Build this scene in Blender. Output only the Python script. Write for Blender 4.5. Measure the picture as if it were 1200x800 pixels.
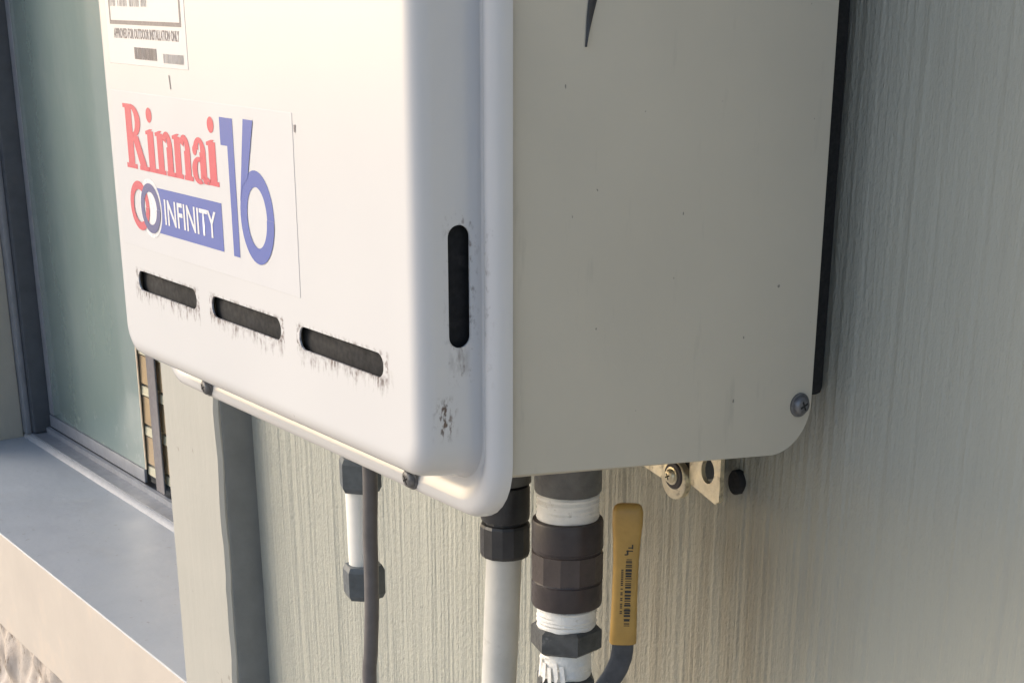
import bpy, bmesh, math, random
import numpy as np
from mathutils import Vector, Matrix
random.seed(7); np.random.seed(7)
scene = bpy.context.scene
for o in list(bpy.data.objects): bpy.data.objects.remove(o)
COL = scene.collection
R = math.radians

# ------------------------------------------------------------------ camera
FOC, PY, YH = 1985.0, 850.0, -16.0          # focal length / principal row / horizon row (photo px, 1200 wide)
PITCH = math.atan((PY - YH) / FOC)
YAW = math.atan(1400 / math.hypot(FOC, PY - YH))
DIST = 0.65
cd = bpy.data.cameras.new('camera'); cam = bpy.data.objects.new('camera', cd); COL.objects.link(cam)
fh = Vector((-math.cos(YAW), math.sin(YAW), 0))
fw = fh * math.cos(PITCH) + Vector((0, 0, -math.sin(PITCH)))
cam.location = -DIST * fh
cam.rotation_euler = fw.to_track_quat('-Z', 'Y').to_euler()
cd.sensor_width = 36; cd.lens = 36 * FOC / 1200; cd.shift_y = (PY - 400) / 1200
cd.clip_start = 0.02; cd.clip_end = 500
scene.camera = cam

# ------------------------------------------------------------------ light
SUN_DIR = Vector((-0.66, -0.58, 0.46)).normalized()      # towards the light
w = bpy.data.worlds.new('World'); scene.world = w; w.use_nodes = True
nt = w.node_tree; nt.nodes.clear()
sky = nt.nodes.new('ShaderNodeTexSky'); sky.sky_type = 'NISHITA'; sky.sun_disc = False
sky.sun_elevation = math.asin(SUN_DIR.z); sky.sun_rotation = math.atan2(SUN_DIR.x, SUN_DIR.y)
sky.dust_density = 2.8; sky.air_density = 1.0
bg = nt.nodes.new('ShaderNodeBackground'); bg.inputs[1].default_value = 0.15
wo = nt.nodes.new('ShaderNodeOutputWorld')
nt.links.new(sky.outputs[0], bg.inputs[0]); nt.links.new(bg.outputs[0], wo.inputs[0])
sl = bpy.data.lights.new('sun', 'SUN'); sl.energy = 0.50; sl.angle = R(40); sl.color = (1.0, 0.99, 0.98)
so = bpy.data.objects.new('sun', sl); COL.objects.link(so)
so.rotation_euler = SUN_DIR.to_track_quat('Z', 'Y').to_euler(); so.location = SUN_DIR * 5
vs = scene.view_settings; vs.view_transform = 'Standard'; vs.look = 'None'; vs.gamma = 1; vs.exposure = 1.03
vs.use_curve_mapping = False

# ------------------------------------------------------------------ node helpers
class NT:
    def __init__(s, name):
        s.m = bpy.data.materials.new(name); s.m.use_nodes = True
        s.t = s.m.node_tree; s.t.nodes.clear()
        s.out = s.t.nodes.new('ShaderNodeOutputMaterial')
        s.b = s.t.nodes.new('ShaderNodeBsdfPrincipled')
        s.t.links.new(s.b.outputs[0], s.out.inputs[0])
        s.co = s.t.nodes.new('ShaderNodeTexCoord').outputs['Object']
    def setin(s, sock, v):
        if isinstance(v, bpy.types.NodeSocket): s.t.links.new(v, sock)
        elif isinstance(v, (tuple, list)) and len(v) == 3 and sock.type == 'RGBA': sock.default_value = (*v, 1)
        else: sock.default_value = v
    def P(s, **k):
        for n, v in k.items(): s.setin(s.b.inputs[n.replace('_', ' ')], v)
        return s
    def math(s, op, a, b=0.0, c=None, clamp=False):
        n = s.t.nodes.new('ShaderNodeMath'); n.operation = op; n.use_clamp = clamp
        s.setin(n.inputs[0], a); s.setin(n.inputs[1], b)
        if c is not None: s.setin(n.inputs[2], c)
        return n.outputs[0]
    def mapr(s, v, a, b, c=0.0, d=1.0, smooth=False):
        n = s.t.nodes.new('ShaderNodeMapRange'); n.clamp = True
        if smooth: n.interpolation_type = 'SMOOTHSTEP'
        s.setin(n.inputs[0], v)
        for i, q in enumerate((a, b, c, d)): s.setin(n.inputs[i + 1], q)
        return n.outputs[0]
    def vec(s, scale=(1, 1, 1), loc=(0, 0, 0)):
        n = s.t.nodes.new('ShaderNodeMapping'); s.t.links.new(s.co, n.inputs[0])
        n.inputs['Scale'].default_value = scale; n.inputs['Location'].default_value = loc
        return n.outputs[0]
    def noise(s, scale=5, detail=3, rough=.5, st=(1, 1, 1), loc=(0, 0, 0)):
        n = s.t.nodes.new('ShaderNodeTexNoise'); s.t.links.new(s.vec(st, loc), n.inputs['Vector'])
        n.inputs['Scale'].default_value = scale; n.inputs['Detail'].default_value = detail
        n.inputs['Roughness'].default_value = rough
        return n.outputs[0]
    def xyz(s):
        n = s.t.nodes.new('ShaderNodeSeparateXYZ'); s.t.links.new(s.co, n.inputs[0]); return n.outputs
    def mix(s, f, a, b):
        n = s.t.nodes.new('ShaderNodeMix'); n.data_type = 'RGBA'
        s.setin(n.inputs[0], f); s.setin(n.inputs[6], a); s.setin(n.inputs[7], b)
        return n.outputs[2]
    def bump(s, h, strength=.3, dist=.001):
        n = s.t.nodes.new('ShaderNodeBump'); n.inputs['Strength'].default_value = strength
        n.inputs['Distance'].default_value = dist; s.setin(n.inputs['Height'], h)
        s.t.links.new(n.outputs[0], s.b.inputs['Normal'])
        return s
    def box(s, lo, hi, soft):           # soft box mask in object space
        X = s.xyz(); r = None
        for i in range(3):
            if lo[i] is None: continue
            a = s.mapr(X[i], lo[i] - soft, lo[i] + soft); b = s.mapr(X[i], hi[i] - soft, hi[i] + soft, 1, 0)
            q = s.math('MULTIPLY', a, b); r = q if r is None else s.math('MULTIPLY', r, q)
        return r

def simple(name, col, rough=.5, var=.12, vs=30, bump=.0, bs=300, metal=0, dark=None, dth=(.55, .75), dscale=60, coat=0, even=False):
    n = NT(name)
    f = n.noise(vs, 4, .6)
    c = n.mix(n.mapr(f, .3, .7), tuple(x * (1 - var) for x in col), tuple(min(1, x * (1 + var)) for x in col))
    if dark is not None: c = n.mix(n.mapr(n.noise(dscale, 5, .65), *dth), c, dark)
    n.P(Base_Color=c, Roughness=n.mapr(n.noise(vs * 3, 3), .3, .7, max(.02, rough - .08), min(1, rough + .1)), Metallic=metal)
    if even:
        for l in list(n.b.inputs['Roughness'].links): n.t.links.remove(l)
        n.P(Roughness=rough)
    if coat: n.P(Coat_Weight=coat, Coat_Roughness=.08)
    if bump: n.bump(n.noise(bs, 4, .6), bump, .001)
    return n.m

M = {}
# glossy enamel of the front cover with mould and grime under the vents
def cover_mat():
    n = NT('white_enamel')
    X = n.xyz()
    base = n.mix(n.mapr(n.noise(9, 2, .5), .3, .75), (.568, .560, .553), (.538, .532, .528))
    # drip grime below the three vents
    under = n.box((-.304, -.05, -.1535), (-.036, -.02, -.1395), .0022)
    ga = n.math('MULTIPLY', n.math('GREATER_THAN', X[0], -.223), n.math('LESS_THAN', X[0], -.211))
    gb = n.math('MULTIPLY', n.math('GREATER_THAN', X[0], -.131), n.math('LESS_THAN', X[0], -.119))
    under = n.math('MULTIPLY', under, n.math('SUBTRACT', 1.0, n.math('ADD', ga, gb, clamp=True)))
    falls = n.mapr(X[2], -.1420, -.153, 1.0, .0)
    sp = n.mapr(n.noise(1, 4, .66, (420, 1, 120)), n.mapr(X[2], -.142, -.153, .40, .62), n.mapr(X[2], -.142, -.153, .60, .72))
    m1 = n.math('MULTIPLY', n.math('MULTIPLY', n.math('MULTIPLY', under, falls), sp), n.mapr(n.noise(1, 3, .6, (85, 1, 130), (2, 0, 5)), .36, .56))
    rim = n.box((-.3030, -.05, -.1430), (-.038, -.02, -.1315), .0010)
    rim = n.math('MULTIPLY', rim, n.math('SUBTRACT', 1.0, n.math('ADD', ga, gb, clamp=True)))
    m1b = n.math('MULTIPLY', n.math('MULTIPLY', rim, n.mapr(n.noise(1, 3, .6, (300, 1, 260), (4, 0, 2)), .46, .62)), .8)
    # side vent grime and the scuff below it
    sv = n.box((-.03, -.020, -.140), (-.0, -.0085, -.078), .0025)
    m2 = n.math('MULTIPLY', n.math('MULTIPLY', sv, n.mapr(n.noise(1, 4, .65, (300, 380, 220), (3, 1, 0)), .54, .68)), .75)
    sc = n.box((-.04, -.0255, -.161), (-.0, -.0185, -.147), .0025)
    m3 = n.math('MULTIPLY', sc, n.mapr(n.noise(1, 4, .6, (300, 420, 210), (7, 3, 1)), .50, .60))
    dr = n.math('MULTIPLY', n.box((-.03, -.0180, -.1365), (-.0, -.0130, -.126), .0025), n.mapr(n.noise(1, 3, .6, (200, 300, 110), (1, 1, 4)), .38, .62, 0, .7))
    m2 = n.math('MAXIMUM', m2, dr)
    # sparse fly specks all over
    m4 = n.mapr(n.noise(1, 2, .5, (140, 140, 110), (1, 8, 2)), .80, .82)
    m = n.math('MAXIMUM', n.math('MAXIMUM', m1, m1b), n.math('MAXIMUM', n.math('MAXIMUM', m2, m3), n.math('MULTIPLY', m4, .6)), clamp=True)
    col = n.mix(m, base, n.mix(n.noise(220, 2), (.05, .045, .045), (.16, .10, .075)))
    n.P(Base_Color=col, Roughness=.27, Coat_Weight=.3, Coat_Roughness=.16)
    return n.m
M['cover'] = cover_mat()
def side_mat():
    n = NT('aged_cream_enamel')
    c = n.mix(n.mapr(n.noise(12, 5, .6), .3, .75), (.51, .465, .375), (.465, .425, .345))
    sp = n.mapr(n.noise(1, 1.5, .5, (260, 260, 230), (2, 2, 9)), .775, .80)
    sp2 = n.math('MULTIPLY', n.mapr(n.noise(1, 5, .7, (60, 90, 14)), .6, .78), .22)
    c = n.mix(n.math('MAXIMUM', n.math('MULTIPLY', sp, .8), sp2), c, (.12, .11, .10))
    n.P(Base_Color=c, Roughness=n.mapr(n.noise(55, 4), .3, .7, .3, .46))
    n.bump(n.noise(1, 2, .4, (16, 16, 16)), .12, .004)
    return n.m
M['side'] = side_mat()
M['sticker'] = simple('sticker_film', (.565, .558, .558), .24, .02, 20, coat=.3, even=True)
M['label'] = simple('label_paper', (.585, .575, .575), .3, .02, 40, even=True)
M['red'] = simple('red_print', (.55, .085, .10), .25, .04, 25, coat=.6, even=True)
M['blue'] = simple('blue_print', (.085, .115, .36), .25, .04, 25, coat=.6, even=True)
M['navy'] = simple('navy_print', (.10, .10, .22), .25, .04, 25, coat=.6, even=True)
M['ink'] = simple('grey_ink', (.15, .135, .15), .4, .15, 400)
M['paleink'] = simple('faded_ink', (.30, .29, .30), .4, .15, 400)
M['white'] = simple('white_print', (.64, .635, .64), .3, .03, 60)
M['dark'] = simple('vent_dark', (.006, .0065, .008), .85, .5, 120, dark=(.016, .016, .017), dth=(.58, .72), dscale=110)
M['screw'] = simple('dull_steel', (.16, .16, .165), .45, .3, 300, .3, 900, metal=.7)
M['zinc'] = simple('yellow_zinc', (.78, .70, .52), .38, .2, 140, .2, 500, metal=.85, dark=(.10, .06, .035), dth=(.54, .74), dscale=130)
M['brownplastic'] = simple('brown_black_plastic', (.040, .031, .031), .42, .2, 120, .15, 500)
M['band'] = simple('faded_brown_plastic', (.062, .048, .044), .45, .2, 120, .2, 500)
M['blackplastic'] = simple('black_plastic', (.030, .030, .032), .4, .25, 120, .15, 500)
M['slate'] = simple('slate_grey_plastic', (.075, .088, .098), .45, .2, 140, .2, 400)
M['nut'] = simple('weathered_dark_nut', (.060, .063, .063), .5, .3, 160, .35, 500, dark=(.20, .20, .19), dth=(.62, .78), dscale=120)
M['tape'] = simple('thread_tape', (.76, .74, .69), .6, .06, 200, .4, 700, dark=(.35, .31, .25), dth=(.62, .82), dscale=200)
M['pvc'] = simple('grey_white_plastic_pipe', (.55, .54, .50), .42, .08, 60, .1, 300, dark=(.32, .31, .28), dth=(.6, .8), dscale=70)
M['whitepipe'] = simple('white_plastic_pipe', (.72, .71, .67), .4, .05, 60)
M['cable'] = simple('dark_grey_sheath', (.105, .098, .10), .5, .12, 120)
M['metalgrey'] = simple('grey_cast_fitting', (.13, .13, .125), .5, .2, 120, .3, 500, metal=.3)
M['handle'] = simple('ochre_vinyl_grip', (.36, .215, .05), .45, .10, 120, .1, 400, dark=(.22, .12, .03), dth=(.6, .85), dscale=45)
M['lever'] = simple('dark_plated_lever', (.055, .06, .068), .42, .25, 140, .25, 500, metal=.4)
M['black'] = simple('black_print', (.02, .018, .016), .5, .2, 200)
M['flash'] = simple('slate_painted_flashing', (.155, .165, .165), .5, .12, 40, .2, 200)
M['hole'] = simple('dark_hole', (.012, .012, .012), .9, .2, 200)

def wall_mat():
    n = NT('painted_textured_cladding')
    X = n.xyz()
    c = n.mix(n.mapr(n.noise(4, 4, .6), .3, .7), (.388, .390, .338), (.350, .354, .308))
    streak = n.mapr(n.noise(1, 4, .65, (160, 1, 14)), .5, .8, 0, .16)
    c = n.mix(streak, c, (.24, .225, .19))
    # brown patch under the heater: soft shadow of pipes and casing painted in
    st = n.math('MULTIPLY', n.box((-.25, None, -.75), (-.04, None, -.225), .07) if False else n.mapr(n.math('ABSOLUTE', n.math('ADD', X[0], .12)), .04, .16, 1, 0, True),
                n.mapr(X[2], -.20, -.26))
    st = n.math('MULTIPLY', st, n.mapr(n.noise(1, 4, .6, (60, 1, 6), (3, 0, 0)), .3, .7, .35, .85))
    c = n.mix(st, c, (.20, .175, .125))
    n.P(Base_Color=c, Roughness=n.mapr(n.noise(30, 3), .3, .7, .5, .68), Specular_IOR_Level=.35)
    h = n.math('ADD', n.noise(1, 4, .65, (620, 620, 34)), n.math('MULTIPLY', n.noise(1, 3, .6, (760, 760, 330), (5, 0, 0)), 1.1))
    h = n.math('MULTIPLY', h, n.mapr(X[0], -.10, .04, 1.0, .38, True))
    n.bump(h, .85, .0013)
    return n.m
M['wall'] = wall_mat()
def trim_mat():
    n = NT('painted_timber_trim')
    c = n.mix(n.mapr(n.noise(6, 4, .6), .3, .7), (.385, .375, .335), (.345, .340, .305))
    c = n.mix(n.mapr(n.noise(1, 4, .6, (60, 60, 5)), .58, .8, 0, .35), c, (.43, .41, .36))
    c = n.mix(n.mapr(n.noise(1, 2, .5, (70, 70, 60), (3, 3, 0)), .73, .76, 0, .6), c, (.2, .18, .15))
    n.P(Base_Color=c, Roughness=.55)
    n.bump(n.math('ADD', n.noise(1, 4, .6, (90, 90, 9)), n.math('MULTIPLY', n.noise(160, 3), .4)), .35, .0015)
    return n.m
M['trim'] = trim_mat()
def sill_mat():
    n = NT('painted_sill')
    c = n.mix(n.mapr(n.noise(5, 4, .6), .3, .7), (.305, .335, .375), (.275, .305, .345))
    c = n.mix(n.mapr(n.noise(1, 5, .7, (14, 14, 14), (2, 5, 1)), .52, .72, 0, .45), c, (.235, .25, .27))
    n.P(Base_Color=c, Roughness=n.mapr(n.noise(20, 3), .3, .7, .34, .5))
    c = n.mix(n.mapr(n.noise(1, 2, .5, (130, 130, 130), (1, 2, 3)), .70, .76, 0, .55), c, (.14, .13, .12)); n.P(Base_Color=c)
    n.bump(n.math('ADD', n.noise(120, 3), n.math('MULTIPLY', n.noise(12, 3), 2.0)), .22, .0012)
    return n.m
M['sill'] = sill_mat()
M['fascia'] = simple('cream_painted_fascia', (.475, .425, .37), .55, .05, 7, .25, 90, dark=(.54, .46, .38), dth=(.55, .75), dscale=14)
M['alu'] = simple('grey_aluminium_frame', (.20, .215, .245), .4, .12, 40, .1, 200, metal=.15)
M['aludark'] = simple('shadowed_frame_rubber', (.055, .065, .08), .5, .2, 40)  # dark colour shared by the jamb and the stile gasket
M['stile'] = simple('grey_aluminium_stile', (.20, .185, .19), .4, .1, 60, metal=.15)
M['caulk'] = simple('white_caulk', (.30, .31, .33), .6, .08, 120, .3, 300)
M['slat'] = simple('tan_timber_slat', (.52, .34, .20), .5, .12, 40)
M['slatlight'] = simple('cream_slat_edge', (.72, .62, .47), .5, .08, 40)
M['room'] = simple('room_plaster', (.25, .23, .2), .8, .1, 5)
def pane_mat():
    n = NT('obscure_green_glass')
    c = n.mix(n.mapr(n.noise(3, 3, .6), .3, .7), (.165, .225, .215), (.195, .255, .24))
    c = n.mix(n.math('MULTIPLY', n.mapr(n.noise(1, 4, .7, (70, 70, 60)), .58, .72), n.mapr(n.xyz()[2], -.46, -.52)), c, (.32, .37, .35))
    c = n.mix(n.mapr(n.noise(1, 5, .7, (9, 9, 3.2), (3, 1, 0)), .45, .75, 0, .35), c, (.30, .34, .33))
    n.P(Base_Color=c, Roughness=n.mapr(n.noise(1, 4, .6, (12, 12, 4)), .3, .7, .12, .3), Coat_Weight=.5, Coat_Roughness=.06)
    n.bump(n.noise(1, 3, .5, (60, 60, 60)), .15, .002)
    return n.m
M['pane'] = pane_mat()
def clear_glass():
    n = NT('clear_glass')
    t = n.t.nodes.new('ShaderNodeBsdfTransparent'); t.inputs[0].default_value = (.94, .96, .95, 1)
    g = n.t.nodes.new('ShaderNodeBsdfGlossy'); g.inputs['Roughness'].default_value = .03
    fr = n.t.nodes.new('ShaderNodeFresnel'); fr.inputs[0].default_value = 1.45
    mx = n.t.nodes.new('ShaderNodeMixShader')
    ge = n.t.nodes.new('ShaderNodeNewGeometry'); fq = n.math('MULTIPLY', fr.outputs[0], n.math('SUBTRACT', 1.0, ge.outputs['Backfacing']))
    n.t.links.new(fq, mx.inputs[0]); n.t.links.new(t.outputs[0], mx.inputs[1]); n.t.links.new(g.outputs[0], mx.inputs[2])
    n.t.links.new(mx.outputs[0], n.out.inputs[0])
    return n.m
M['glass'] = clear_glass()
def rough_mat():
    n = NT('weathered_render')
    c = n.mix(n.mapr(n.noise(1, 5, .65, (40, 40, 16)), .35, .65), (.56, .50, .44), (.40, .34, .29))
    c = n.mix(n.mapr(n.noise(1, 5, .7, (80, 80, 26), (4, 4, 4)), .57, .68), c, (.16, .115, .08))
    n.P(Base_Color=c, Roughness=.85); n.bump(n.noise(1, 5, .7, (150, 150, 80)), .7, .003)
    return n.m
M['rough'] = rough_mat()
M['ground'] = simple('sunlit_concrete', (.42, .38, .33), .85, .12, 1.2, .4, 40)

# ------------------------------------------------------------------ object helpers
def link(name, me, m=None, parent=None, smooth=None):
    o = bpy.data.objects.new(name, me); COL.objects.link(o)
    if m is not None: me.materials.append(M[m] if isinstance(m, str) else m)
    if parent is not None: o.parent = parent
    if smooth is not None:
        for p in me.polygons: p.use_smooth = True
        me.set_sharp_from_angle(angle=R(smooth))
    return o
def fin(name, bm, m, parent=None, smooth=35, bevel=0, seg=2):
    if bevel:
        bmesh.ops.remove_doubles(bm, verts=bm.verts, dist=1e-6)
        es = [e for e in bm.edges if len(e.link_faces) == 2 and e.calc_face_angle(0) > R(28)]
        bmesh.ops.bevel(bm, geom=es, offset=bevel, segments=seg, affect='EDGES', profile=.6)
    bmesh.ops.recalc_face_normals(bm, faces=bm.faces)
    me = bpy.data.meshes.new(name); bm.to_mesh(me); bm.free()
    return link(name, me, m, parent, smooth)
def empty(name, loc, label, cat, group=None):
    o = bpy.data.objects.new(name, None); COL.objects.link(o); o.empty_display_size = .02
    o.location = loc; o['label'] = label; o['category'] = cat
    if group: o['group'] = group
    return o
def tag(o, label, cat, group=None):
    o['label'] = label; o['category'] = cat
    if group: o['group'] = group
    return o
def part(o, parent):                 # child meshes are authored in world space
    o.parent = parent; o.matrix_parent_inverse = Matrix.Translation(-parent.location); return o
def box(bm, lo, hi):
    vs_ = [bm.verts.new((x, y, z)) for x in (lo[0], hi[0]) for y in (lo[1], hi[1]) for z in (lo[2], hi[2])]
    for f in ((0, 1, 3, 2), (4, 6, 7, 5), (0, 4, 5, 1), (2, 3, 7, 6), (0, 2, 6, 4), (1, 5, 7, 3)):
        bm.faces.new([vs_[i] for i in f])
def boxo(name, lo, hi, m, bevel=.0, parent=None):
    bm = bmesh.new(); box(bm, lo, hi)
    o = fin(name, bm, m, None, 35, bevel)
    if parent: part(o, parent)
    return o
def lathe(name, prof, m, axis=(0, 0), seg=40, parent=None, smooth=40, tilt=(0, 0), z0=0, twist=0, wob=0):
    """prof: (radius, z); axis x,y at z0; tilt = dx,dy per metre of z"""
    bm = bmesh.new(); rings = []
    for k, (r, z) in enumerate(prof):
        cx = axis[0] + tilt[0] * (z - z0); cy = axis[1] + tilt[1] * (z - z0); ring = []
        for i in range(seg):
            a = 2 * math.pi * (i + .5) / seg + twist
            rr = r * (1 + wob * (math.sin(3 * a + k * 1.7) * .5 + math.sin(5 * a - k * 2.3) * .5)) if wob else r
            zz = z + (wob * .02 * math.sin(a + k) if wob else 0)
            ring.append(bm.verts.new((cx + rr * math.cos(a), cy + rr * math.sin(a), zz)))
        rings.append(ring)
    for a, b in zip(rings, rings[1:]):
        for i in range(seg): bm.faces.new((a[i], a[(i + 1) % seg], b[(i + 1) % seg], b[i]))
    bm.faces.new(rings[0]); bm.faces.new(rings[-1])
    o = fin(name, bm, m, None, smooth)
    if parent: part(o, parent)
    return o
def hexnut(name, r, z0, z1, m, axis, parent, twist=0, ch=.0015):
    return lathe(name, [(r * .88, z0), (r, z0 + ch), (r, z1 - ch), (r * .88, z1)], m, axis, 6, parent, 20, twist=twist)
def tube(name, pts, r, m, parent=None, seg=16):
    bm = bmesh.new(); rings = []
    pts = [Vector(p) for p in pts]
    for i, p in enumerate(pts):
        d = (pts[min(i + 1, len(pts) - 1)] - pts[max(i - 1, 0)]).normalized()
        u = d.cross(Vector((0, 1, 0.1))).normalized(); v = d.cross(u)
        rings.append([bm.verts.new(p + r * (u * math.cos(2 * math.pi * k / seg) + v * math.sin(2 * math.pi * k / seg))) for k in range(seg)])
    for a, b in zip(rings, rings[1:]):
        for i in range(seg): bm.faces.new((a[i], a[(i + 1) % seg], b[(i + 1) % seg], b[i]))
    bm.faces.new(rings[0]); bm.faces.new(rings[-1])
    o = fin(name, bm, m, None, 50)
    if parent: part(o, parent)
    return o
def smoothpath(pts, n=8):
    P = [Vector(p) for p in pts]; P = [P[0]] + P + [P[-1]]; out = []
    for i in range(1, len(P) - 2):
        for k in range(n):
            t = k / n; a, b, c, d = P[i - 1:i + 3]
            out.append(.5 * (2 * b + (c - a) * t + (2 * a - 5 * b + 4 * c - d) * t * t + (3 * b - a - 3 * c + d) * t ** 3))
    return out + [P[-2]]
def rrect(x0, x1, z0, z1, r, n=7):
    pts = []
    for cx, cz, a0 in ((x1 - r, z1 - r, 0), (x0 + r, z1 - r, 90), (x0 + r, z0 + r, 180), (x1 - r, z0 + r, 270)):
        for k in range(n + 1):
            a = R(a0 + 90 * k / n); pts.append((cx + r * math.cos(a), cz + r * math.sin(a)))
    return pts

# ================================================================== SETTING
g = bmesh.new(); gv = [g.verts.new(p) for p in ((-40, -60, -1.45), (40, -60, -1.45), (40, 20, -1.45), (-40, 20, -1.45))]; g.faces.new(gv)
ground = fin('ground', g, 'ground', None, None); ground['kind'] = 'structure'

WALL_Y = .183
wall = empty('house_wall', (0, WALL_Y, -1.45), 'grey-green painted house wall with vertical comb texture behind the heater', 'wall')
def groove_profile(x, rng):
    """sum of random ridges: rough-sawn comb texture"""
    return sum(a * np.sin(x * k + p) for a, k, p in rng)
def cladding():
    xs = np.concatenate([np.arange(-.6535, .30, .00105), np.linspace(.302, 2.5, 60)])
    zs = np.concatenate([np.linspace(-1.45, -.80, 10), np.arange(-.79, .05, .0075), np.linspace(.08, 1.6, 12)])
    X, Z = np.meshgrid(xs, zs)
    col = np.convolve(np.random.randn(len(xs) + 4), [.0, .45, 1, .45, .0], 'valid')[:len(xs)]
    col += .75 * np.random.randn(len(xs))
    H = np.tile(col, (len(zs), 1))
    # break the ridges up along their length
    for s, amp in ((34, .55), (12, .40)):
        r = np.random.randn(len(zs) // s + 3, len(xs))
        zi = np.linspace(0, r.shape[0] - 1.01, len(zs)); i0 = zi.astype(int); t = (zi - i0)[:, None]; t = t * t * (3 - 2 * t)
        H += amp * (r[i0] * (1 - t) + r[i0 + 1] * t)
    Y = -.00021 * H * (.32 + .68 * np.clip((.04 - X) / .14, 0, 1)) + .0012 * np.sin(X * 9 + 1) * np.sin(Z * 7)
    Y -= Y.mean()
    V = np.stack([X, Y + WALL_Y, Z], -1).reshape(-1, 3)
    nx, nz = len(xs), len(zs)
    i = np.arange(nx * nz).reshape(nz, nx)
    F = np.stack([i[:-1, :-1], i[:-1, 1:], i[1:, 1:], i[1:, :-1]], -1).reshape(-1, 4)
    me = bpy.data.meshes.new('cladding_sheet')
    me.vertices.add(len(V)); me.vertices.foreach_set('co', V.ravel())
    me.loops.add(F.size); me.loops.foreach_set('vertex_index', F.ravel())
    me.polygons.add(len(F)); me.polygons.foreach_set('loop_start', np.arange(0, F.size, 4)); me.polygons.foreach_set('loop_total', np.full(len(F), 4))
    me.polygons.foreach_set('use_smooth', np.ones(len(F), bool))
    me.update(calc_edges=True)
    return part(link('cladding_sheet', me, 'wall'), wall)
cladding()
boxo('inner_sheathing', (-.6535, WALL_Y + .006, -1.45), (2.5, WALL_Y + .10, 1.6), 'room', 0, wall)
boxo('wall_end', (-4.0, WALL_Y + .012, -1.45), (-1.703, WALL_Y + .30, 1.6), 'trim', .002, wall)      # left of the window
boxo('wall_head', (-1.699, WALL_Y + .012, 1.05), (-.660, WALL_Y + .30, 1.6), 'trim', .002, wall)
# weathered render below the sill
def render_patch():
    xs = np.linspace(-1.70, -.767, 260); zs = np.linspace(-1.0, -.686, 110)
    X, Z = np.meshgrid(xs, zs); H = np.zeros_like(X)
    for k in range(60):
        a = np.random.uniform(0, 6.28); fx = np.random.uniform(20, 260); fz = np.random.uniform(10, 90)
        H += np.sin(X * fx + Z * fz * np.random.choice([-1, 1]) + a) / (1 + fx * .02)
    H = H / H.std()
    V = np.stack([X, .170 - .0035 * H, Z], -1).reshape(-1, 3); nx, nz = len(xs), len(zs)
    i = np.arange(nx * nz).reshape(nz, nx); F = np.stack([i[:-1, :-1], i[:-1, 1:], i[1:, 1:], i[1:, :-1]], -1).reshape(-1, 4)
    me = bpy.data.meshes.new('weathered_base'); me.from_pydata(V.tolist(), [], F.tolist())
    return part(link('weathered_base', me, 'rough', None, 80), wall)
render_patch()
boxo('base_wall', (-1.699, .185, -1.45), (-.660, .46, -.690), 'rough', 0, wall)
# room behind the window
bm = bmesh.new()
for lo, hi in (((-2.2, 1.3, -1.4), (-.3, 1.34, 1.3)), ((-2.24, .48, -1.4), (-2.2, 1.34, 1.3)), ((-.66, .48, -1.4), (-.62, 1.3, 1.3)), ((-2.2, .48, 1.06), (-.66, 1.3, 1.1)), ((-2.2, .48, -1.0), (-.66, 1.3, -.96))): box(bm, lo, hi)
part(fin('room_lining', bm, 'room', None, None), wall)

# ------------------------------------------------------------------ window trim post
def post():
    x0, x1, y0, y1 = -.763, -.655, .153, .460
    zs = np.arange(-1.45, 1.2, .012); bm = bmesh.new(); rings = []
    for z in zs:
        j = .0004 * math.sin(z * 141) * math.sin(z * 53 + 1) + random.uniform(-.0006, .0006)
        q = random.uniform(-.0004, .0004)
        b = .003
        rings.append([bm.verts.new(p) for p in ((x0, y1, z), (x0, y0 + b, z), (x0 + b, y0, z), (x0 + .05, y0 - .0004 + q * .3, z), (x1 - b + j, y0 + q, z), (x1 + j, y0 + b + q, z), (x1, y1 - .2, z), (x1, y1, z))])
    for a, c in zip(rings, rings[1:]):
        for i in range(7): bm.faces.new((a[i], a[i + 1], c[i + 1], c[i]))
    return fin('window_post', bm, 'trim', None, 30)
pst = tag(post(), 'broad pale painted post standing between window and textured wall', 'post')

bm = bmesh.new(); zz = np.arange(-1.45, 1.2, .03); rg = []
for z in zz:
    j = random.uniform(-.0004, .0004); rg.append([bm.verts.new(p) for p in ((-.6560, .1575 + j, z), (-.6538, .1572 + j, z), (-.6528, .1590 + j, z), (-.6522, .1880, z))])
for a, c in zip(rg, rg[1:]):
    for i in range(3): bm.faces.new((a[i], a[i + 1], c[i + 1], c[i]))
fl = fin('edge_flashing', bm, 'flash', None, 40); fl.parent = pst  # dark slate strip covering the right side face of the post
# ------------------------------------------------------------------ window
win = empty('window', (-1.2, .34, -.56), 'grey aluminium sliding window with green obscure glass left of the post', 'window')
bm = bmesh.new()   # sloped sill board
pr = [(.1547, -.5603), (.1553, -.5592), (.320, -.5555), (.320, -.60), (.156, -.60)]
def prism_x(bm, prof, x0, x1):
    a = [bm.verts.new((x0, y, z)) for y, z in prof]; b = [bm.verts.new((x1, y, z)) for y, z in prof]
    n = len(prof)
    for i in range(n): bm.faces.new((a[i], a[(i + 1) % n], b[(i + 1) % n], b[i]))
    bm.faces.new(a); bm.faces.new(b)
prism_x(bm, pr, -1.698, -.7645); part(fin('sill_board', bm, 'sill', None, 30), win)
bm = bmesh.new(); N = 46      # fascia under the sill, slightly wavy lower edge
rings = []
for k in range(N + 1):
    x = -1.698 + (1.698 - .7645) * k / N; j = .0012 * math.sin(k * 1.9) + random.uniform(-.0007, .0007)
    rings.append([bm.verts.new((x, y, z)) for y, z in ((.1548, -.5604), (.1545, -.5607), (.1545 + j * .3, -.680), (.1575, -.6838 + j), (.172, -.6838 + j))])
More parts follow.
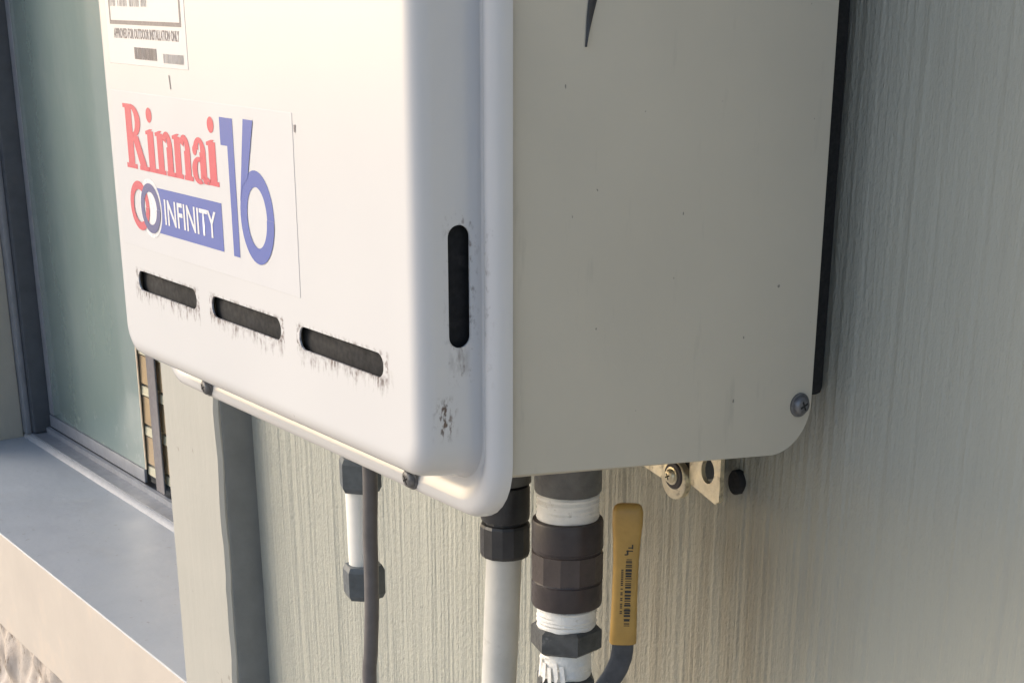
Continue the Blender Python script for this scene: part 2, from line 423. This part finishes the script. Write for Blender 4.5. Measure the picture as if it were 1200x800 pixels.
for a, c in zip(rings, rings[1:]):
    for i in range(4): bm.faces.new((a[i], a[i + 1], c[i + 1], c[i]))
part(fin('sill_fascia', bm, 'fascia', None, 30), win)
bm = bmesh.new(); pr = [(.3145, -.5556), (.3165, -.5515), (.3215, -.5505), (.3215, -.556)]
prism_x(bm, pr, -1.698, -.7645); part(fin('caulk_bead', bm, 'caulk', None, 60), win)
bm = bmesh.new()   # bottom track: stepped extrusion
pr = [(.3205, -.58), (.3205, -.5485), (.3385, -.5475), (.3385, -.541), (.3435, -.5405), (.3435, -.5465), (.395, -.5465), (.395, -.58)]
prism_x(bm, pr, -1.698, -.7645); part(fin('bottom_track', bm, 'alu', None, 20), win)
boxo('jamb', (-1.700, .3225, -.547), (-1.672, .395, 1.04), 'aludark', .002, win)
boxo('jamb_bead', (-1.700, .3150, -.549), (-1.683, .3220, 1.04), 'alu', .001, win)
boxo('reveal_board', (-1.7025, .176, -.5575), (-1.6985, .3145, 1.04), 'trim', .001, win)
sash = boxo('sash_rail', (-1.670, .3437, -.5395), (-1.3330, .3475, -.5235), 'alu', .0012, win)
boxo('sash_stile', (-1.670, .3445, -.5225), (-1.655, .3565, 1.04), 'alu', .0012, win)
pane = boxo('pane', (-1.6548, .3455, -.523), (-1.3330, .3472, 1.04), 'pane', .0004, win)
boxo('fixed_pane', (-1.3325, .3477, -.536), (-.766, .3480, 1.04), 'glass', 0, win)
boxo('meeting_stile', (-1.2970, .3437, -.5400), (-1.2735, .3450, 1.04), 'stile', .0005, win)
boxo('stile_gasket', (-1.2733, .3440, -.538), (-1.2722, .3455, 1.04), 'aludark', 0, win)

boxo('sash_edge', (-1.3328, .3456, -.5230), (-1.3312, .3471, 1.04), 'slatlight', 0, win)
bl = empty('slatted_blind', (-1.2, .43, -.58), 'tan horizontal slatted blind seen in the gap beside the green glass', 'blind')  # added slats: a cladding reflection in the glass built as solid strips
def reflected_slat_mesh():
    bm = bmesh.new()
    prism_x(bm, [(-.002, -.015), (.002, -.016), (.003, .016), (-.001, .017)], -1.3325, -.775)
    bmesh.ops.recalc_face_normals(bm, faces=bm.faces)
    me = bpy.data.meshes.new('slat'); bm.to_mesh(me); bm.free(); me.materials.append(M['slat']); return me
def lip_mesh():
    bm = bmesh.new(); prism_x(bm, [(-.009, -.005), (-.002, -.005), (-.001, .005), (-.008, .005)], -1.3325, -.775)
    bmesh.ops.recalc_face_normals(bm, faces=bm.faces)
    me = bpy.data.meshes.new('slat_lip'); bm.to_mesh(me); bm.free(); me.materials.append(M['slatlight']); return me
sm, lm = reflected_slat_mesh(), lip_mesh()
for k in range(24):
    z = -.5005 + k * .0475
    o = bpy.data.objects.new('slat', sm); COL.objects.link(o); o.location = (0, .3510, z); part(o, bl)
    o2 = bpy.data.objects.new('slat_lip', lm); COL.objects.link(o2); o2.location = (0, .3576, z - .0235); part(o2, bl)

# ================================================================== WATER HEATER
HTOP = .40
heater = empty('water_heater', (-.17, .08, -.19), 'white wall-mounted gas water heater with red and blue logo', 'water heater')
def stadium(cx, cz, w_, h_, n=8):
    """stadium outline with round ends along the longer axis"""
    r = min(w_, h_) / 2 * .98
    return rrect(cx - w_ / 2, cx + w_ / 2, cz - h_ / 2, cz + h_ / 2, r, n)
CX0, CX1, CZ0 = -.3425, 0.0, -.1985
def front_cover():
    bm = bmesh.new()
    # (inset left, inset right, inset bottom, y, radius)
    S = [(.0012, .0012, .0012, .0012, .026), (.0, .0, .0, .0004, .026), (.0, .0, .0, -.0010, .026), (.0005, .0005, .0005, -.0040, .0257),
         (.0020, .0020, .0020, -.0068, .0245), (.0046, .0046, .0046, -.0083, .023), (.0072, .0072, .0078, -.0079, .021), (.0094, .0094, .0110, -.0064, .0197),
         (.0110, .0110, .0138, -.0054, .0187), (.0121, .0120, .0160, -.0060, .0178), (.0126, .0125, .0170, -.0082, .0172), (.0128, .0127, .0173, -.0096, .017),
         (.0140, .0137, .0195, -.0252, .0155), (.0141, .01385, .0197, -.0260, .0154), (.0148, .0145, .0206, -.0288, .0146), (.0168, .0163, .0227, -.0314, .013), (.0196, .0191, .0256, -.0327, .0107), (.0218, .0213, .0279, -.0330, .0090), (.0232, .0227, .0293, -.0330, .008)]
    n = 8; rings = []
    for il, ir, ib, y, r in S:
        pts = rrect(CX0 + il, CX1 - ir, CZ0 + ib, HTOP - ib, r, n)
        rings.append([bm.verts.new((x, y, z)) for x, z in pts])
    L = len(rings[0]); skip = 11
    sj = L - 1       # segment between last corner (bottom right) and first corner (top right): right side
    for k, (a, b) in enumerate(zip(rings, rings[1:])):
        for i in range(L):
            if k == skip and i == sj: continue
            bm.faces.new((a[i], a[(i + 1) % L], b[(i + 1) % L], b[i]))
    def hole(loop_pts, outer_edges, depth_vec):
        vsr = [bm.verts.new(p) for p in loop_pts]; m = len(vsr)
        es = [bm.edges.new((vsr[i], vsr[(i + 1) % m])) for i in range(m)]
        inner = [bm.verts.new(Vector(p) + depth_vec) for p in loop_pts]
        for i in range(m): bm.faces.new((vsr[i], vsr[(i + 1) % m], inner[(i + 1) % m], inner[i]))
        return es
    bm.edges.ensure_lookup_table()
    # front face with three slots
    outer = [bm.edges.get((rings[-1][i], rings[-1][(i + 1) % L])) for i in range(L)]
    es = list(outer)
    for cx in (-.2632, -.1712, -.0792):
        es += hole([(x, -.033, z) for x, z in stadium(cx, -.1372, .0742, .0098)], None, Vector((0, .0008, 0)))
    bmesh.ops.triangle_fill(bm, edges=es, use_beauty=True, use_dissolve=False)
    # side strip with upright slot
    A0, A1, B0, B1 = rings[skip][sj], rings[skip][0], rings[skip + 1][sj], rings[skip + 1][0]
    es = [bm.edges.get((A0, A1)), bm.edges.get((B0, B1)), bm.edges.get((A0, B0)), bm.edges.get((A1, B1))]
    p0, p1 = A0.co.copy(), B0.co.copy()
    def onstrip(y, z):
        t = (y - p0.y) / (p1.y - p0.y); return (p0.x + (p1.x - p0.x) * t, y, z)
    es += hole([onstrip(y, z) for y, z in stadium(-.0153, -.1042, .0092, .0455)], None, Vector((-.0008, 0, 0)))
    bmesh.ops.triangle_fill(bm, edges=es, use_beauty=True, use_dissolve=False)
    return part(fin('front_cover', bm, 'cover', None, 42), heater)
front_cover()
# dark baffles behind the vents
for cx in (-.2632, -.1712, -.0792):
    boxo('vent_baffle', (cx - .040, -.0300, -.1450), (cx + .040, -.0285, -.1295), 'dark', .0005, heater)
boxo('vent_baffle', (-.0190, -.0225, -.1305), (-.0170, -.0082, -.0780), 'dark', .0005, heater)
# body: side profile extruded across
def body():
    bm = bmesh.new()
    rear, rr = .1582, .021
    pr = [(.0006, HTOP - .012), (.0006, -.1783)]
    zb = -.1790 - .009 * (rear - rr) / .1376
    pr.append((rear - rr, zb))
    for k in range(1, 20):
        a = R(90 * k / 20); pr.append((rear - rr + rr * math.sin(a), zb + rr - rr * math.cos(a)))
    pr += [(rear, zb + rr), (rear, HTOP - .012)]
    prism_x(bm, pr, CX0 + .003, -.0028)
    es = [e for e in bm.edges if e.is_valid and abs(e.verts[0].co.x - e.verts[1].co.x) < 1e-6]
    bmesh.ops.bevel(bm, geom=es, offset=.0012, segments=2, affect='EDGES', profile=.5)
    return part(fin('casing', bm, 'side', None, 24), heater)
body()
boxo('back_plate', (CX0 + .012, .1586, -.170), (-.0190, .1810, HTOP - .03), 'hole', .004, heater)  # back plate blackened and widened so its colour carries the wall-gap shadow
boxo('hanger', (-.26, .1602, HTOP - .029), (-.09, .1815, HTOP + .03), 'metalgrey', .001, heater)

def pan_screw(name, pos, nrm, r, m, parent, cross=True):
    """domed washer-head screw with a cross recess"""
    bm = bmesh.new(); seg = 24; rings = []
    for rr, h in ((r * 1.25, 0), (r * 1.25, r * .16), (r * .98, r * .22), (r * .96, r * .5), (r * .8, r * .72), (r * .45, r * .82)):
        rings.append([bm.verts.new((rr * math.cos(2 * math.pi * i / seg), rr * math.sin(2 * math.pi * i / seg), h)) for i in range(seg)])
    for a, b in zip(rings, rings[1:]):
        for i in range(seg): bm.faces.new((a[i], a[(i + 1) % seg], b[(i + 1) % seg], b[i]))
    bm.faces.new(rings[-1]); bm.faces.new(rings[0])
    rot = Vector((0, 0, 1)).rotation_difference(Vector(nrm)).to_matrix().to_4x4()
    mt = Matrix.Translation(Vector(pos)) @ rot
    bmesh.ops.transform(bm, matrix=mt, verts=bm.verts)
    o = part(fin(name, bm, m, None, 40), parent)
    if cross:
        bm = bmesh.new()
        box(bm, (-r * .5, -r * .1, r * .80), (r * .5, r * .1, r * .835)); box(bm, (-r * .1, -r * .5, r * .795), (r * .1, r * .5, r * .845))
        bmesh.ops.transform(bm, matrix=mt @ Matrix.Rotation(R(25), 4, 'Z'), verts=bm.verts)
        c = fin('drive_recess', bm, 'hole', None, None); c.parent = o
        c.matrix_parent_inverse = o.matrix_parent_inverse.inverted() @ Matrix() if False else Matrix()
    return o
pan_screw('screw', (-.0028, .1512, -.1675), (1, 0, 0), .0042, 'screw', heater)
pan_screw('screw', (-.2785, -.0083, -.1910), (0, -1, -.12), .0040, 'screw', heater)
pan_screw('screw', (-.0655, -.0083, -.1910), (0, -1, -.12), .0040, 'screw', heater)

# ------------------------------------------------------------------ print on the front
YF = -.0330
cnt = [0]
def polyset(name, polys, m, lift, parent, x0=0, z0=0, sx=1, sz=1, shear=0):
    """flat print from convex/concave 2-D outlines; every outline sits a hair above the one before"""
    bm = bmesh.new()
    for k, poly in enumerate(polys):
        f = bm.faces.new([bm.verts.new((x0 + (x + shear * z) * sx, YF - lift - k * 4e-6, z0 + z * sz)) for x, z in poly])
    bmesh.ops.triangulate(bm, faces=bm.faces)
    for f in bm.faces:
        f.normal_update()
        if f.normal.y > 0: f.normal_flip()
    me = bpy.data.meshes.new(name); bm.to_mesh(me); bm.free()
    o = link(name, me, m); o.parent = parent
    return o
def arc(cx, cz, rx, rz, a0, a1, tx, tz, n=18, tz1=None):
    """elliptical band"""
    out = []; inn = []
    for i in range(n + 1):
        a = R(a0 + (a1 - a0) * i / n)
        out.append((cx + rx * math.cos(a), cz + rz * math.sin(a)))
        inn.append((cx + (rx - tx) * math.cos(a), cz + (rz - tz) * math.sin(a)))
    return [[out[i], out[i + 1], inn[i + 1], inn[i]] for i in range(n)]
def rect(x0, z0, x1, z1): return [(x0, z0), (x1, z0), (x1, z1), (x0, z1)]
def ell(cx, cz, rx, rz, n=24): return [(cx + rx * math.cos(2 * math.pi * i / n), cz + rz * math.sin(2 * math.pi * i / n)) for i in range(n)]
def slab(name, x0, z0, x1, z1, t, m, parent):
    bm = bmesh.new(); box(bm, (x0, YF - t, z0), (x1, YF - .00004, z1))
    return part(fin(name, bm, m, None, 30, t * .4, 1), parent) if parent else None

sticker = slab('logo_sticker', -.3155, -.1205, -.1130, -.0470, .00016, 'sticker', heater)
SL = .00026
def child_world(o, parent):
    o.parent = parent
    o.matrix_parent_inverse = Matrix.Translation(-heater.location) if parent == heater else Matrix()
    return o
def G_R():
    p = [rect(.09, 0, .37, 1), rect(0, 0, .47, .075), rect(0, .935, .40, 1)]
    p += arc(.36, .745, .38, .255, -90, 90, .24, .075)
    p += [rect(.30, .93, .38, 1), rect(.30, .49, .38, .56)]
    p += [[(.34, .50), (.60, .52), (.92, .05), (.62, .05)], rect(.58, 0, .98, .065)]
    return p
def G_i(last=False):
    return [rect(.07, 0, .34, .63), rect(0, 0, .41, .07), [(0, .57), (.12, .57), (.31, .66), (.20, .66), (0, .62)], ell(.205, .87, .125, .115)]
def G_n():
    p = [rect(.07, 0, .32, .62), rect(0, 0, .38, .07), [(0, .57), (.12, .57), (.30, .66), (.20, .66), (0, .62)]]
    p += arc(.48, .42, .22, .245, 0, 150, .20, .11, 14)
    p += [rect(.46, 0, .70, .43), rect(.42, 0, .77, .07)]
    return p
def G_a():
    p = [rect(.31, .06, .55, .45)]
    p += arc(.31, .44, .24, .225, 0, 165, .20, .08, 14) + [ell(.13, .47, .085, .075)]
    p += arc(.27, .18, .27, .20, 70, 300, .20, .07, 22)
    p += [[(.34, .12), (.53, .07), (.60, 0), (.44, 0)], [(.53, .12), (.53, .04), (.66, .04), (.66, .08)]]
    return p
glyphs = [(G_R(), 0), (G_i(), .93), (G_n(), 1.33), (G_n(), 2.04), (G_a(), 2.79), (G_i(), 3.38)]
LX0, LZ0, LH, LW = -.3015, -.0825, .0300, .112
sx = LW / 3.79
for pl, off in glyphs:
    child_world(polyset('letter', [[(x + off, z) for x, z in q] for q in pl], 'red', SL, sticker, LX0, LZ0, sx, LH), sticker)
# number 16
one = [[(0, 1), (0, .80), (.17, .80), (.17, 1)], rect(.17, 0, .33, 1)]
child_world(polyset('digit', one, 'blue', SL, sticker, -.1856, -.1110, .042, .0585), sticker)
six = arc(.50, .33, .50, .33, 0, 360, .21, .115, 40)
six += [[(.20, 1), (.50, 1), (.26, .50), (.012, .40), (.0, .30), (.05, .45)]]
six = six[:-1] + [[(.24, 1), (.53, 1), (.29, .60), (.11, .53), (.02, .42)]]
child_world(polyset('digit', six, 'blue', SL, sticker, -.1685, -.1115, .0340, .0595), sticker)
# linked rings and blue bar
child_world(polyset('blue_bar', [rect(-.2725, -.1105, -.1890, -.0893)], 'blue', SL, sticker), sticker)
child_world(polyset('bar_halo', [ell(-.2745, -.0998, .0140, .0140, 30)], 'white', SL + .00004, sticker), sticker)
child_world(polyset('ring', arc(-.2885, -.0998, .0125, .0118, 0, 360, .0046, .0040, 40), 'red', SL + .0001, sticker), sticker)
child_world(polyset('ring', arc(-.2745, -.0998, .0125, .0118, 0, 360, .0046, .0040, 40), 'navy', SL + .00016, sticker), sticker)
def text_mesh(name, body, x0, z0, width, height, m, lift, parent, bold=0.0):
    cu = bpy.data.curves.new('txt', 'FONT'); cu.body = body; cu.size = 1; cu.resolution_u = 3; cu.offset = bold
    to = bpy.data.objects.new('txt', cu); COL.objects.link(to)
    bpy.context.view_layer.update()
    me = bpy.data.meshes.new_from_object(to.evaluated_get(bpy.context.evaluated_depsgraph_get()))
    bpy.data.objects.remove(to)
    n = len(me.vertices); co = np.empty(n * 3, 'f'); me.vertices.foreach_get('co', co); co = co.reshape(-1, 3)
    mn, mx = co.min(0), co.max(0)
    out = np.stack([x0 + (co[:, 0] - mn[0]) / (mx[0] - mn[0]) * width, np.full(n, YF - lift), z0 + (co[:, 1] - mn[1]) / (mx[1] - mn[1]) * height], -1)
    me.vertices.foreach_set('co', out.astype('f').ravel()); me.update(); me.materials.clear()
    me.name = name
    return child_world(link(name, me, m), parent)
text_mesh('lettering', 'INFINITY', -.2570, -.1057, .0610, .0118, 'white', SL + .00012, sticker, .012)
# compliance label
lab = slab('compliance_label', -.3130, -.0345, -.2160, .060, .00016, 'label', heater)
fr = [rect(-.3085, -.0168, -.2205, -.0150), rect(-.3085, -.0150, -.3072, .0507), rect(-.2222, -.0150, -.2205, .0507), rect(-.3085, .0507, -.2210, .052)]
child_world(polyset('border', fr, 'ink', SL, lab), lab)
text_mesh('lettering', 'APPROVED FOR OUTDOOR INSTALLATION ONLY', -.3045, -.0230, .0810, .0046, 'ink', SL, lab, .022)
def bars(name, x0, z0, x1, z1, n, m, parent, fill=.55):
    P = []; x = x0
    step = (x1 - x0) / n
    for k in range(n):
        wd = step * random.uniform(fill * .6, min(.95, fill * 1.4)); P.append(rect(x0 + k * step, z0, x0 + k * step + wd, z1))
    return child_world(polyset(name, P, m, SL, parent), parent)
bars('barcode', -.2795, -.0318, -.2520, -.0266, 26, 'ink', lab, .7)
bars('small_print', -.2440, -.0325, -.2200, -.0285, 18, 'paleink', lab, .6)
# illegible print lines of the panel (shapes of words only)
def wordline(z, h, x0, x1, m='paleink'):
    P = []; x = x0
    while x < x1:
        n = random.randint(3, 8)
        for _ in range(n):
            if x > x1: break
            wd = random.uniform(.0011, .0019); P.append(rect(x, z, x + wd * .55, z + h))
            if random.random() < .6: P.append(rect(x + wd * .56, z + h * random.choice((0, .4, .8)), x + wd * .95, z + h * random.choice((.85, 1))))
            x += wd + .0005
        x += .0022
    child_world(polyset('small_print', P, m, SL, lab), lab)
wordline(-.0088, .0045, -.3065, -.3000); wordline(-.0088, .0045, -.2965, -.2590)
wordline(-.0015, .0040, -.2960, -.2480)
for k in range(6): wordline(.0060 + k * .0072, .0038, -.3030, -.245)
# small scratches in the enamel
child_world(polyset('scratch', [[(-.2398, -.0375), (-.2388, -.0375), (-.2379, -.0432), (-.2388, -.0438)]], 'ink', .0002, heater), heater)
child_world(polyset('scratch', [[(-.1118, -.0515), (-.1100, -.0512), (-.1104, -.0545), (-.1116, -.0540)]], 'ink', .0002, heater), heater)
# dark strip hanging down the casing
bm = bmesh.new(); pts = []
prof = [(.0460, .10, .0050), (.0410, .04, .0040), (.0372, -.002, .0022), (.0355, -.010, .0014), (.0345, -.0165, .0007), (.0338, -.0205, .0003)]
ra = []
for y, z, hw in prof:
    ra.append([bm.verts.new((-.0026 + dx, y + s * hw, z)) for dx, s in ((0.0002, -1), (.0011, 0), (0.0002, 1), (-.0001, 0))])
for a, b in zip(ra, ra[1:]):
    for i in range(4): bm.faces.new((a[i], a[(i + 1) % 4], b[(i + 1) % 4], b[i]))
bm.faces.new(ra[0]); bm.faces.new(ra[-1])
tag(fin('leaf_blade', bm, 'blackplastic', None, 60), 'thin dark pointed blade lying against the top of the casing side', 'leaf')

# ================================================================== PIPES UNDER THE HEATER
def zig(r, z0, z1, n, dr):
    out = []
    for k in range(n):
        za = z0 + (z1 - z0) * k / n; zb = z0 + (z1 - z0) * (k + .5) / n
        out += [(r - dr * random.uniform(.6, 1.2), za), (r + dr * random.uniform(-.3, .5), zb)]
    return out + [(r - dr, z1)]
AX = (-.0762, .080)
p3 = empty('threaded_water_pipe', (AX[0], AX[1], -.40), 'thick pipe with white taped threads and brown-black coupling under the heater', 'pipe')
lathe('inlet_boss', [(.0150, -.2125), (.0156, -.2115), (.0156, -.190), (.0120, -.188), (.0120, -.178)], 'metalgrey', AX, 40, p3)
lathe('taped_thread', zig(.0147, -.2250, -.2130, 5, .0005), 'tape', AX, 48, p3, wob=.012)
lathe('coupling', [(.0150, -.2675), (.0163, -.2668), (.0167, -.2655), (.0167, -.2555), (.0162, -.2550), (.0162, -.2548), (.0160, -.2545), (.0160, -.2405), (.0161, -.2400), (.0161, -.2397), (.0167, -.2392), (.0167, -.2268), (.0163, -.2255), (.0150, -.2250)], 'brownplastic', AX, 56, p3)
lathe('coupling_band', [(.0160, -.2546), (.01700, -.2541), (.01700, -.2409), (.0160, -.2404)], 'band', AX, 12, p3, 20)
lathe('taped_thread', zig(.0142, -.2780, -.2676, 5, .0006), 'tape', AX, 48, p3, wob=.014)
hexnut('hex_nut', .0172, -.2895, -.2775, 'nut', AX, p3, R(14))
lathe('taped_thread', zig(.0124, -.3030, -.2896, 4, .0004), 'tape', AX, 48, p3, wob=.03)
hexnut('hex_nut', .0150, -.3160, -.3025, 'nut', AX, p3, R(2))
lathe('valve_body', [(.0110, -.3800), (.0150, -.3780), (.0160, -.3700), (.0185, -.3600), (.0190, -.3450), (.0170, -.3300), (.0140, -.3200), (.0135, -.3155)], 'metalgrey', AX, 40, p3)
lathe('pipe_run', [(.0105, -1.445), (.0105, -.379)], 'pvc', AX, 32, p3)
bm = bmesh.new()   # torn tape ends
for k in range(5):
    a = R(-100 + k * 14); px_, py_ = AX[0] + .0131 * math.cos(a), AX[1] + .0131 * math.sin(a); z = -.293 - .0015 * (k % 3)
    t = Vector((-math.sin(a), math.cos(a), 0)); nn = Vector((math.cos(a), math.sin(a), 0)); c = Vector((px_, py_, z))
    q = [c - t * .0012, c + t * .0010, c + t * .0022 + nn * .0012 + Vector((0, 0, -.007)), c + t * .0008 + nn * .0016 + Vector((0, 0, -.009 - .001 * k))]
    q2 = [p - nn * .0003 for p in q]
    va = [bm.verts.new(p) for p in q]; vb = [bm.verts.new(p) for p in q2]
    bm.faces.new(va); bm.faces.new(vb[::-1])
    for i in range(4): bm.faces.new((va[i], vb[i], vb[(i + 1) % 4], va[(i + 1) % 4]))
part(fin('torn_tape', bm, 'tape', None, 30), p3)

A2 = (-.1300, .080)
p2 = empty('plastic_pipe', (A2[0], A2[1], -.45), 'pale grey plastic pipe below a black union, left of the thick pipe', 'pipe')
lathe('collar', [(.0100, -.2215), (.0128, -.2205), (.0128, -.2120), (.0105, -.2110), (.0105, -.180)], 'metalgrey', A2, 36, p2)
lathe('union_body', [(.0105, -.2395), (.0119, -.2390), (.0122, -.2375), (.0122, -.2235), (.0117, -.2222), (.0100, -.2216)], 'blackplastic', A2, 40, p2)
lathe('union_nut', [(.0100, -.2580), (.0118, -.2576), (.0124, -.2560), (.0124, -.2425), (.0119, -.2412), (.0103, -.2408), (.0103, -.2396)], 'blackplastic', A2, 14, p2, 20)
lathe('pipe_run', [(.0090, -1.445), (.0090, -.36), (.0090, -.30), (.0089, -.2570)], 'pvc', (A2[0] - .0008, A2[1]), 32, p2, tilt=(.075, -.0), z0=-.2575)

A1 = (-.3190, .100)
p1 = empty('drain_stub', (A1[0], A1[1], -.34), 'short white pipe stub between two slate grey nuts', 'pipe')
hexnut('nut', .0132, -.2722, -.2520, 'slate', A1, p1, R(10), .003)
lathe('stub_neck', [(.0080, -.2515), (.0080, -.180)], 'metalgrey', A1, 24, p1)
lathe('pipe_run', [(.0078, -.3230), (.0082, -.312), (.0084, -.290), (.0086, -.2725)], 'whitepipe', (A1[0] - .0018, A1[1]), 28, p1)
hexnut('end_cap', .0130, -.3385, -.3180, 'slate', A1, p1, R(18), .003)

pts = smoothpath([(-.2600, .075, -.180), (-.2598, .075, -.245), (-.2620, .075, -.280), (-.2628, .075, -.318), (-.2660, .075, -.350), (-.2690, .075, -.376), (-.272, .08, -.46), (-.274, .09, -.70), (-.274, .09, -1.445)], 8)
tag(tube('power_cable', pts, .0042, 'cable'), 'dark grey round cable hanging in front of the white stub', 'cable')

# ------------------------------------------------------------------ ball-valve lever
lv = empty('valve_lever', (AX[0] + .012, .085, -.34), 'ochre yellow valve handle on a cranked dark lever', 'valve handle')
face_n = Vector((math.cos(YAW) * .97, -math.sin(YAW) * 1.05, 0)).normalized()     # broad face looks out between wall and yard
side_t = Vector((-face_n.y, face_n.x, 0))
def sweep(name, path, m, n=20):
    """path: (centre, half width, half thickness)"""
    bm = bmesh.new(); rings = []
    for c, hw, ht in path:
        c = Vector(c); ring = []
        for i in range(n):
            a = 2 * math.pi * i / n; ca, sa = math.cos(a), math.sin(a)
            e = .55
            u = math.copysign(abs(ca) ** e, ca); v = math.copysign(abs(sa) ** e, sa)
            ring.append(bm.verts.new(c + side_t * hw * u + face_n * ht * v))
        rings.append(ring)
    for a, b in zip(rings, rings[1:]):
        for i in range(n): bm.faces.new((a[i], a[(i + 1) % n], b[(i + 1) % n], b[i]))
    bm.faces.new(rings[0]); bm.faces.new(rings[-1])
    return part(fin(name, bm, m, None, 45), lv)
hx, hy = -.0366, .085
def hc(z, d=0): return (hx + d * side_t.x - .0012 * (-.21 - z) / .065, hy + d * side_t.y, z)
sweep('grip', [(hc(-.2098), .0034, .0012), (hc(-.2102), .0050, .0022), (hc(-.2113), .0062, .0033), (hc(-.2135), .0068, .0040), (hc(-.219), .0068, .0042), (hc(-.226), .0062, .0042), (hc(-.236), .0058, .0041), (hc(-.255), .0058, .0040), (hc(-.268), .0061, .0040), (hc(-.2752), .0062, .0040), (hc(-.2758), .0058, .0036)], 'handle', 28)
sweep('lever_arm', [(hc(-.270), .0048, .0016), (hc(-.2790), .0050, .0016), (hc(-.2835, -.0005), .0052, .0016), (hc(-.290, -.0028), .0056, .0017), (hc(-.2985, -.0075), .0060, .0017), (hc(-.307, -.0125), .0064, .0017), (hc(-.318, -.018), .0066, .0017), (hc(-.335, -.022), .0070, .0017), (hc(-.352, -.022), .0074, .0017)], 'lever', 16)
# stem joining the lever to the valve
stem_a = Vector(hc(-.345, -.022)); stem_b = Vector((AX[0], AX[1], -.345))
tube('valve_stem', [stem_a + face_n * .004, stem_a, stem_b], .0050, 'nut', lv, 12)
# slot in the lever and print on the grip
def on_face(bm, z, d, w_, h_, off):
    c = Vector(hc(z, d)) + face_n * off
    bm.faces.new([bm.verts.new(c + side_t * a * w_ / 2 + Vector((0, 0, b * h_ / 2))) for a, b in ((-1, -1), (1, -1), (1, 1), (-1, 1))])
bm = bmesh.new(); cc = Vector(hc(-.2975, -.0070)) + face_n * .00185
bm.faces.new([bm.verts.new(cc + side_t * (.0010 * math.cos(t) + .0005 * math.sin(t)) + Vector((0, 0, .0022 * math.sin(t)))) for t in [2 * math.pi * i / 16 for i in range(16)]])
part(fin('lever_hole', bm, 'whitepipe', None, None), lv)
bm = bmesh.new(); z = -.2345
while z > -.2665:
    h = random.choice((.0003, .0005, .0009)); on_face(bm, z, .0012, .0030 * random.uniform(.8, 1), h, .00425); z -= h + random.choice((.0003, .0005, .0007))
part(fin('barcode', bm, 'black', None, None), lv)
bm = bmesh.new(); z = -.2385
while z > -.262:
    if random.random() < .7: on_face(bm, z, -.0016, .0010, .0005, .00425)
    z -= .0009
on_face(bm, -.2305, .0013, .0030, .0005, .00426); on_face(bm, -.2290, .0017, .0022, .0005, .00426); on_face(bm, -.2312, .0004, .0008, .0022, .00427); on_face(bm, -.2322, -.0002, .0014, .0006, .00428); on_face(bm, -.2285, .0025, .0006, .002, .00429)
part(fin('printed_mark', bm, 'black', None, None), lv)

# ------------------------------------------------------------------ bracket at the foot of the heater
br = empty('mounting_bracket', (-.10, .170, -.235), 'rusty yellow-zinc bracket with washer screw under the casing rear', 'bracket')
def plate_with_holes(name, outline, holes, y0, y1, m):
    bm = bmesh.new()
    loops = [outline] + holes
    for y in (y0, y1):
        es = []
        for lp in loops:
            v = [bm.verts.new((x, y, z)) for x, z in lp]
            es += [bm.edges.new((v[i], v[(i + 1) % len(v)])) for i in range(len(v))]
        bmesh.ops.triangle_fill(bm, edges=es, use_beauty=True)
    for lp in loops:
        n = len(lp)
        for i in range(n):
            (x, z), (x2, z2) = lp[i], lp[(i + 1) % n]
            bm.faces.new([bm.verts.new(p) for p in ((x, y0, z), (x2, y0, z2), (x2, y1, z2), (x, y1, z))])
    bmesh.ops.remove_doubles(bm, verts=bm.verts, dist=1e-6)
    return part(fin(name, bm, m, None, 30), br)
plate_with_holes('plate', [(-.0905, -.175), (-.0670, -.175), (-.0670, -.2285), (-.0700, -.2305), (-.0905, -.2245)], [ell(-.0765, -.2155, .0050, .0062, 20)], .1625, .1650, 'zinc')
plate_with_holes('tab', [(-.137, -.175), (-.1100, -.175), (-.1100, -.2285), (-.137, -.2235)], [], .1640, .1660, 'zinc')
boxo('bridge', (-.1110, .1662, -.2235), (-.0870, .1812, -.175), 'metalgrey', .0003, br)
def ydisc(name, cx, cz, rx, rz, y0, y1, m, parent, n=32):
    bm = bmesh.new(); a = []
    for y, s in ((y1, 1), (y0 + .0006, 1), (y0, .92)):
        a.append([bm.verts.new((cx + x * s, y, cz + z * s)) for x, z in ell(0, 0, rx, rz, n)])
    for p, q in zip(a, a[1:]):
        for i in range(n): bm.faces.new((p[i], p[(i + 1) % n], q[(i + 1) % n], q[i]))
    bm.faces.new(a[0]); bm.faces.new(a[-1])
    return part(fin(name, bm, m, None, 40), parent)
ydisc('washer', -.1003, -.2248, .0098, .0098, .1600, .1640, 'zinc', br)
ydisc('rubber_ring', -.0995, -.2225, .0068, .0068, .1590, .1601, 'brownplastic', br)
pan_screw('screw', (-.1000, .1592, -.2225), (0, -1, 0), .0036, 'zinc', br)
tag(ydisc('wall_plug', -.0760, -.2235, .0048, .0062, .1790, .1850, 'hole', br), 'small black plug hole in the wall right of the bracket', 'wall plug')
wp = bpy.data.objects['wall_plug']; mw = wp.matrix_parent_inverse.copy(); wp.parent = None

# ------------------------------------------------------------------ render
scene.render.engine = 'CYCLES'
scene.cycles.use_denoising = True
scene.cycles.max_bounces = 8
